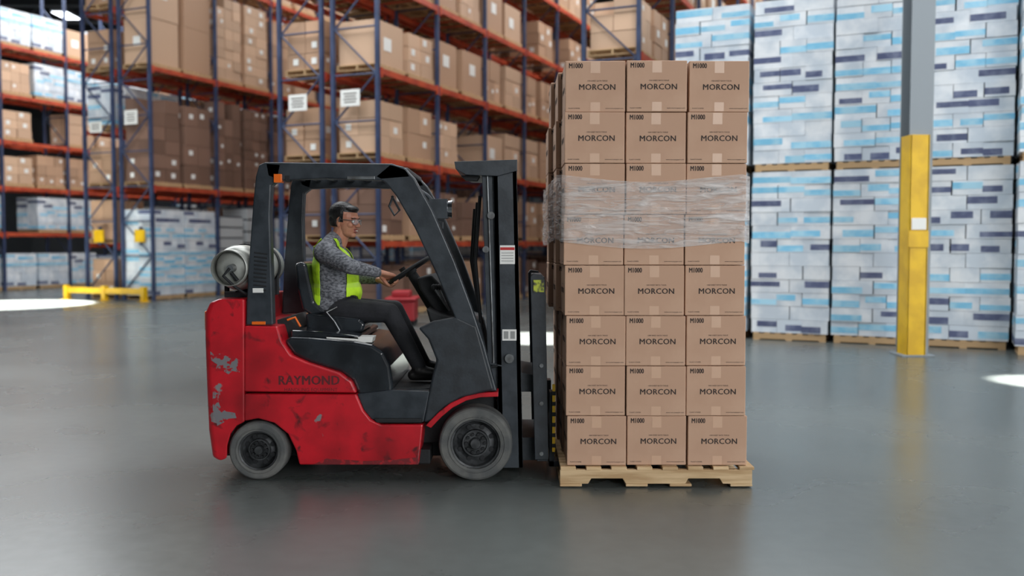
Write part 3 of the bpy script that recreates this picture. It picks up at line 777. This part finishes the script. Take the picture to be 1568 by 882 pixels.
for nm, H, side in (('hand_right', HR, 1), ('hand_left', HL, -1)):
    rim, T, e1, e2 = H; mb = MB()
    wv = wrist(H); el = elR if nm == 'hand_right' else elL
    back = (el-wv).normalized()
    P_ = lambda a, b, t: rim+e1*a+e2*b+T*t
    offs = [-.033, -.011, .011, .033]; ln = [.88, 1.0, .97, .8]
    if side < 0: offs = offs[::-1]
    mb.cap(wv+back*.06, .030, wv, .027)
    for o, q in zip(offs, ln):
        mb.cap(wv+T*o*.45, .019, P_(-.012, .030, o), .0125)
        j = [P_(-.010, .031, o), P_(.026*q, .022, o), P_(.030*q, -.008, o*.97), P_(.006, -.026*q, o*.94)]
        rr_ = [.0105, .0098, .009, .0078]
        for a in range(3): mb.cap(j[a], rr_[a], j[a+1], rr_[a+1], seg=10)
    to = -.05 if side > 0 else .05
    th = [wv+e1*.02+T*to*.45-e2*.005, P_(-.045, .008, to*.95), P_(-.018, -.014, to*.9), P_(.006, -.025, to*.72)]
    rr_ = [.017, .0135, .0115, .009]
    for a in range(3): mb.cap(th[a], rr_[a], th[a+1], rr_[a+1], seg=10)
    hm = remesh(mb, .0028, 3); hm.materials.append(SKIN)
    ho = bpy.data.objects.new(nm, hm); S.collection.objects.link(ho); ho.parent = DR
mb = MB()
mb.ell((-.012, 0, .028), (.100, .076, .088)); mb.ell((.028, 0, -.03), (.062, .060, .082)); mb.ell((.03, 0, -.074), (.052, .050, .036))
mb.ell((.068, 0, -.092), (.022, .024, .018)); mb.cap((.084, 0, .012), .009, (.108, 0, -.026), .0125); mb.ell((.098, .012, -.03), (.011, .008, .008)); mb.ell((.098, -.012, -.03), (.011, .008, .008))
mb.ell((.076, 0, .026), (.018, .048, .011))
for s in (-1, 1):
    mb.ell((.060, s*.036, -.024), (.026, .022, .022)); mb.ell((-.008, s*.077, -.008), (.018, .009, .031), R=Matrix.Rotation(.2*s, 3, 'Z')); mb.ell((-.004, s*.076, -.03), (.010, .008, .012))
mb.ell((.088, 0, -.053), (.011, .023, .0065)); mb.ell((.086, 0, -.068), (.011, .02, .007))
mb.cap((-.02, 0, -.06), .058, (-.045, 0, -.155), .062)
mb.ell((-.028, 0, .05), (.100, .084, .080)); mb.ell((.038, 0, .083), (.05, .058, .026)); mb.ell((-.075, 0, .0), (.042, .066, .06))
hm = remesh(mb, .003, 3)
for m_ in (SKIN, HAIR, LIP): hm.materials.append(m_)
for p in hm.polygons:
    c = p.center; mi = 0
    if c.z > .062 and c.x > .02: mi = 1
    if c.x <= .02 and c.z > .028+(c.x+.0)*.9 and c.x > -.03: mi = 1
    if -.002 < c.x <= .022 and c.z > -.015 and abs(c.y) > .05 and c.z > -.01: mi = 1
    if c.x <= -.03 and c.z > -.045: mi = 1
    if c.x > .084 and abs(c.y) < .022 and (-.078 < c.z < -.047): mi = 2
    p.material_index = mi
HMt = Matrix.Translation(W(529, 338, y)) @ Matrix.Rotation(math.radians(-22), 4, 'Z') @ Matrix.Rotation(math.radians(6), 4, 'Y') @ Matrix.Scale(1.03, 4)
ho = bpy.data.objects.new('head', hm); S.collection.objects.link(ho); ho.parent = DR; ho.matrix_world = HMt
mb = MB()
for s in (-1, 1):
    mb.ell((.078, s*.030, .002), (.013, .013, .009), 0); mb.ell((.089, s*.031, .002), (.004, .005, .005), 1)
    mb.tube([(.088, s*.014, .022), (.090, s*.03, .026), (.078, s*.047, .021)], .0035, 1, 6)
mb.ell((.0955, 0, -.0605), (.004, .016, .0035), 2)
fo = mb.build('face_features', [EYEW, HAIR, TEETH], DR); fo.matrix_world = HMt
mb = MB()
for s in (-1, 1):
    mb.tube([(.108, s*.006, .006), (.107, s*.03, .018), (.092, s*.055, .014), (.088, s*.059, .0), (.095, s*.05, -.016), (.106, s*.03, -.02), (.108, s*.008, -.006)], .0016, 0, 6, loop=True)
    mb.quad([(.108, s*.006, .006), (.107, s*.03, .018), (.092, s*.055, .014), (.088, s*.059, .0), (.095, s*.05, -.016), (.106, s*.03, -.02), (.108, s*.008, -.006)], 1)
    mb.tube([(.09, s*.058, .008), (.05, s*.074, .010), (.0, s*.084, .006), (-.02, s*.085, -.008)], .0025, 0, 6)
fo = mb.build('safety_glasses', [STEEL, LENS], DR); fo.matrix_world = HMt

# ============================================================ LIGHT
def area(name, loc, sx, sy, P, col=(1, 1, 1)):
    l = bpy.data.lights.new(name, 'AREA'); l.shape = 'RECTANGLE'; l.size = sx; l.size_y = sy; l.energy = P; l.color = col
    o = bpy.data.objects.new(name, l); S.collection.objects.link(o); o.location = loc; return o
def aim(o, t): o.rotation_euler = (Vector(t)-o.location).to_track_quat('-Z', 'Y').to_euler()
k = area('rear_area_daylight', (6, -17.5, 5), 20, 8, 4000, (.97, .99, 1)); aim(k, (1, 4, 1))  # added area light behind the camera for daylight; wall_back has no opening
area('ceiling_area_light_1', (4, 2, 12.2), 14, 6, 1500, (.95, .98, 1)); area('ceiling_area_light_2', (-8, 10, 12.2), 14, 8, 2200, (.95, .98, 1))  # added area lights hung below a closed ceiling, no roof openings built
area('ceiling_area_light_3', (-14, 26, 12.2), 20, 8, 3400, (.95, .98, 1)); area('ceiling_area_light_4', (8, 20, 12.2), 12, 10, 1800, (.95, .98, 1))  # more added overhead area lights, over the rack rows
k = area('side_area_light', (22, 2, 5), 14, 8, 1300, (.95, .98, 1)); aim(k, (5, 9, 1))  # unseen area light on the right, aimed toward the stacked paper cases
def spot(name, loc, t, ang, P):
    l = bpy.data.lights.new(name, 'SPOT'); l.energy = P; l.spot_size = math.radians(ang); l.spot_blend = .15; l.shadow_soft_size = .1; l.color = (1, .98, .92)
    o = bpy.data.objects.new(name, l); S.collection.objects.link(o); o.location = loc; aim(o, t)
spot('sunbeam_left', (-15, 14, 12), (-12.9, 17.2, 0), 19, 220000)
spot('sunbeam_aisle', (1, 5, 12), (.35, 9.1, 0), 9, 120000)
spot('sunbeam_right', (8, 0, 12), (6.0, 4.3, 0), 5, 90000)
w = bpy.data.worlds.new('w'); S.world = w; w.use_nodes = True; w.node_tree.nodes['Background'].inputs[0].default_value = (.6, .7, .8, 1); w.node_tree.nodes['Background'].inputs[1].default_value = .5

# ============================================================ CAMERA
cd = bpy.data.cameras.new('camera'); cam = bpy.data.objects.new('camera', cd); S.collection.objects.link(cam)
cam.location = CAM; cam.rotation_euler = (math.pi/2-PITCH, 0, 0); cd.sensor_width = 36; cd.lens = 36*F/1568; cd.clip_end = 200
cd.dof.use_dof = True; cd.dof.focus_distance = 6.15; cd.dof.aperture_fstop = 1.05
S.camera = cam
S.view_settings.view_transform = 'Standard'
